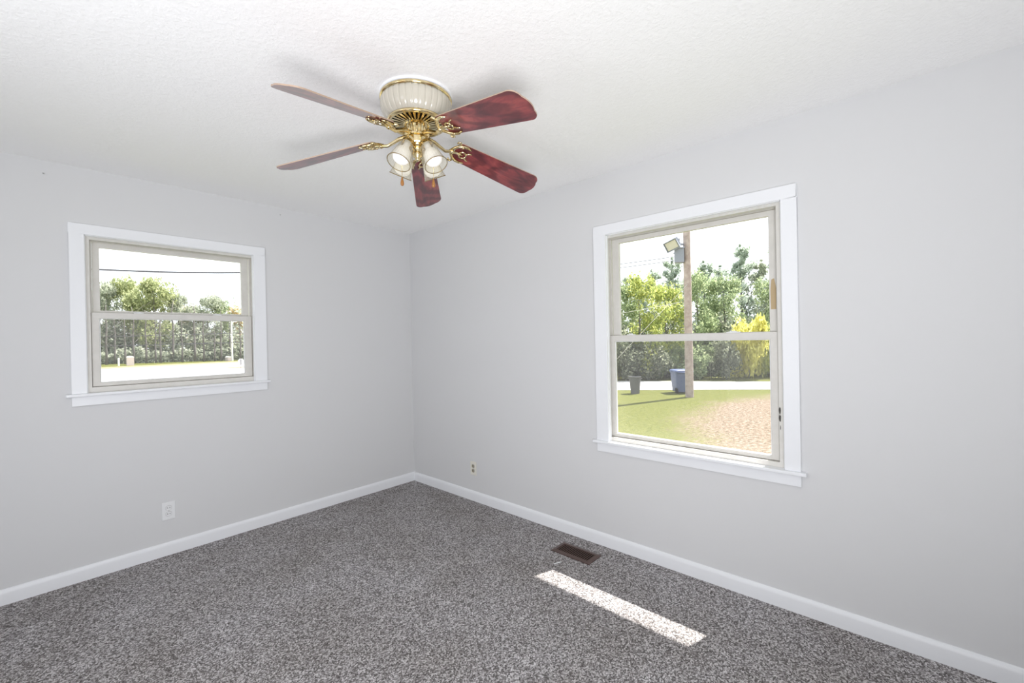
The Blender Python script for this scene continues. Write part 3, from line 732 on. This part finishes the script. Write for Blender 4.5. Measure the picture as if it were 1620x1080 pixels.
SH2 = ('shrub', 14, 2.4, 3.4, 3800, .10, .1)
def G(px, D):  # ground point at picture column px (of 1620) and depth D along the view
    r0 = Vector((.6702, -.7422)); f0 = Vector((.7420, .6702))
    v = Vector((CAM.x, CAM.y))+(f0+r0*((px-810)/FPX))*D
    return v.x, v.y
RT = [
 ('broadleaf_tree', 'br', 972, 25, 5.6, 3.2, L_mid, BR, 'green tree at the far left of the large window view'),
 ('broadleaf_tree', 'br2', 1012, 24.5, 6.0, 2.6, L_yg, BR2, 'tallest yellow-green tree left of the utility pole'),
 ('broadleaf_tree', 'br', 1054, 25, 5.5, 2.8, L_yg, BR, 'yellow-green tree standing just left of the utility pole'),
 ('broadleaf_tree', 'br2', 1104, 26, 6.3, 2.8, L_mid, BR2, 'green leafy tree just right of the utility pole'),
 ('broadleaf_tree', 'br', 1146, 27, 6.2, 3.2, L_mid, BR, 'green leafy tree behind the bright yellow bush'),
 ('broadleaf_tree', 'br2', 1222, 26, 6.0, 2.8, L_mid, BR2, 'green tree at the right edge of the large window view'),
 ('pine_tree', 'pn', 1000, 33, 7.2, 3.4, L_pine, PN, 'dull green pine behind the yellow-green trees, far left'),
 ('pine_tree', 'pn2', 1033, 33, 7.6, 3.8, L_pine, PN2, 'dull green pine behind the yellow-green trees, left of pole'),
 ('pine_tree', 'pn', 1066, 32, 8.3, 3.2, L_pine, PN, 'sparse pine top showing beneath the floodlight'),
 ('pine_tree', 'pn2', 1116, 33, 8.2, 3.6, L_pine, PN2, 'pine right of the pole with a narrow pointed top'),
 ('pine_tree', 'pn', 1141, 34, 8.0, 3.6, L_pine, PN, 'lower pine between the two tallest pines'),
 ('pine_tree', 'pn2', 1174, 32, 9.2, 3.4, L_pine, PN2, 'tallest pine standing above the bright yellow bush'),
 ('pine_tree', 'pn', 1206, 33, 8.2, 3.6, L_grey, PN, 'greyish pine right of the tallest pine'),
 ('pine_tree', 'pn2', 1232, 31, 9.6, 3.2, L_pine, PN2, 'tall pine cut by the right edge of the large window'),
 ('yellow_bush', 'sh', 1184, 23.6, 4.1, 2.4, L_yel, SH, 'bright yellow bush beyond the road right of the pole'),
 ('yellow_bush', 'sh2', 1216, 24.2, 3.2, 1.6, L_yg, SH2, 'yellow-green bush right of the bright yellow bush'),
]
for nm, key, px, D, h, w, lm, bld, lab in RT:
    x, y = G(px, D); tree(nm, key, x, y, h, w, lm, lab, 'tree' if 'tree' in nm else 'bush', build=bld)
for px, D, h, w, lm, lab in ((978, 24.2, 2.3, 2.8, L_dark, 'dark shrub at left end of the roadside thicket'), (1022, 24.4, 2.4, 3.0, L_dark, 'dark shrub in roadside thicket behind the small grey can'),
                             (1062, 24.5, 2.2, 2.8, L_mid, 'green shrub in roadside thicket behind the blue cart'), (1110, 24.2, 2.1, 2.6, L_mid, 'green shrub in roadside thicket right of the pole'),
                             (1143, 23.6, 2.5, 1.9, L_dark, 'darkest round shrub in the thicket left of yellow bush'), (1222, 24.8, 2.0, 2.4, L_dark, 'dark shrub at right end of the roadside thicket')):
    x, y = G(px, D); tree('roadside_shrub', 'sh2', x, y, h, w, lm, lab, 'bush', build=SH2)
def thicket(name, spots, n, s, material, label, seed):
    rnd = random.Random(seed); b = MB()
    for _ in range(n):
        (px, D), (px2, D2), hmax = rnd.choice(spots); t = rnd.random()
        x, y = G(px+(px2-px)*t, D+(D2-D)*t+rnd.uniform(-.8, .8)); z = GZ+hmax*rnd.random()**1.7*(.9+.5*noise.noise(Vector((x*.35, y*.35, 0))))*(.85+.12*math.sin(t*23+px)+.10*math.sin(t*61))
        leaf(b, Vector((x, y, z)), s*rnd.uniform(.6, 1.3), rnd)
    o = b.build(name, material, fix=False); return tag(o, label, 'undergrowth', kind='stuff')
thicket('woodland_undergrowth', [((930, 29), (1270, 28), 5.0), ((930, 27), (1270, 26.5), 3.0), ((930, 38), (1270, 37), 5.6), ((640, 30), (960, 29), 5.5), ((1240, 28), (1640, 27), 5.5)], 42000, .16, L_dark, 'tangled dark undergrowth filling the wood beyond the lane', 4)
# wood across the road seen through the small window
BL = ('round', 31, 12, 9, 6000, .26, .22); BL2 = ('round', 37, 12, 9, 6000, .24, .25)
LT = [
 ('broadleaf_tree', 'bl', 168, 68, 12.6, 6.0, L_grey, BL, 'grey-green tree at left of the small window view'),
 ('broadleaf_tree', 'bl2', 210, 70, 13.8, 6.8, L_lime, BL2, 'left half of the tall rounded lime-green trees across the road'),
 ('broadleaf_tree', 'bl', 244, 69, 13.4, 7.0, L_lime, BL, 'right half of the tall rounded lime-green trees across the road'),
 ('broadleaf_tree', 'bl2', 283, 72, 11.4, 4.6, L_grey, BL2, 'grey-green tree right of the lime-green trees'),
 ('broadleaf_tree', 'bl', 300, 78, 9.6, 4.6, L_org, BL, 'low orange-tinged tree between two grey-green trees'),
 ('broadleaf_tree', 'bl2', 328, 74, 11.2, 6.2, L_grey, BL2, 'wide grey-green tree at right of the small window view'),
 ('broadleaf_tree', 'bl', 352, 76, 10.2, 4.6, L_mid, BL, 'green tree at right above the thin pale pole'),
 ('broadleaf_tree', 'bl2', 378, 80, 9.6, 4.6, L_org, BL2, 'small yellow-orange tree at far right of small window view'),
 ('broadleaf_tree', 'bl', 140, 70, 11.8, 6.0, L_grey, BL, 'grey-green tree partly hidden by the left window frame'),
]
for nm, key, px, D, h, w, lm, bld, lab in LT:
    x, y = G(px, D); tree(nm, key, x, y, h, w, lm, lab, 'tree', build=bld)
rnd = random.Random(99)
protoT = None
for i in range(16):
    px = 150+i*15.5+rnd.uniform(-5, 5); D = (58.5+(px-160)/226*9)+rnd.uniform(1.0, 4)
    x, y = G(px, D)
    if protoT is None:
        protoT = thing('bare_tree', (0, 0, 0)); trunk_mesh(8.5, .13, 50, 14).build('trunk', m_bark, protoT, smooth=True); o = protoT
    else: o = copy_tree(protoT)
    o.location = (x, y, GZ); o.rotation_euler = (0, 0, rnd.random()*6.28); k = rnd.uniform(.7, 1.15); o.scale = (k*1.1, k*1.1, k)
    tag(o, 'slender grey bare trunk in the wood across the road', 'tree', 'bare grey trunks across the road')
thicket('woodland_undergrowth', [((120, 64), (420, 74), 6.5), ((120, 68), (420, 78), 8.5), ((120, 62), (420, 72), 2.5), ((-420, 60), (140, 67), 10.5), ((410, 76), (760, 88), 10.0)], 20000, .30, L_grey, 'grey-green tangled wood filling the far side of the road', 6)
thicket('woodland_undergrowth', [((300, 69), (420, 73), 3.6), ((120, 66), (420, 76), 4.0)], 4500, .30, L_dark, 'dark low undergrowth along the far roadside', 8)
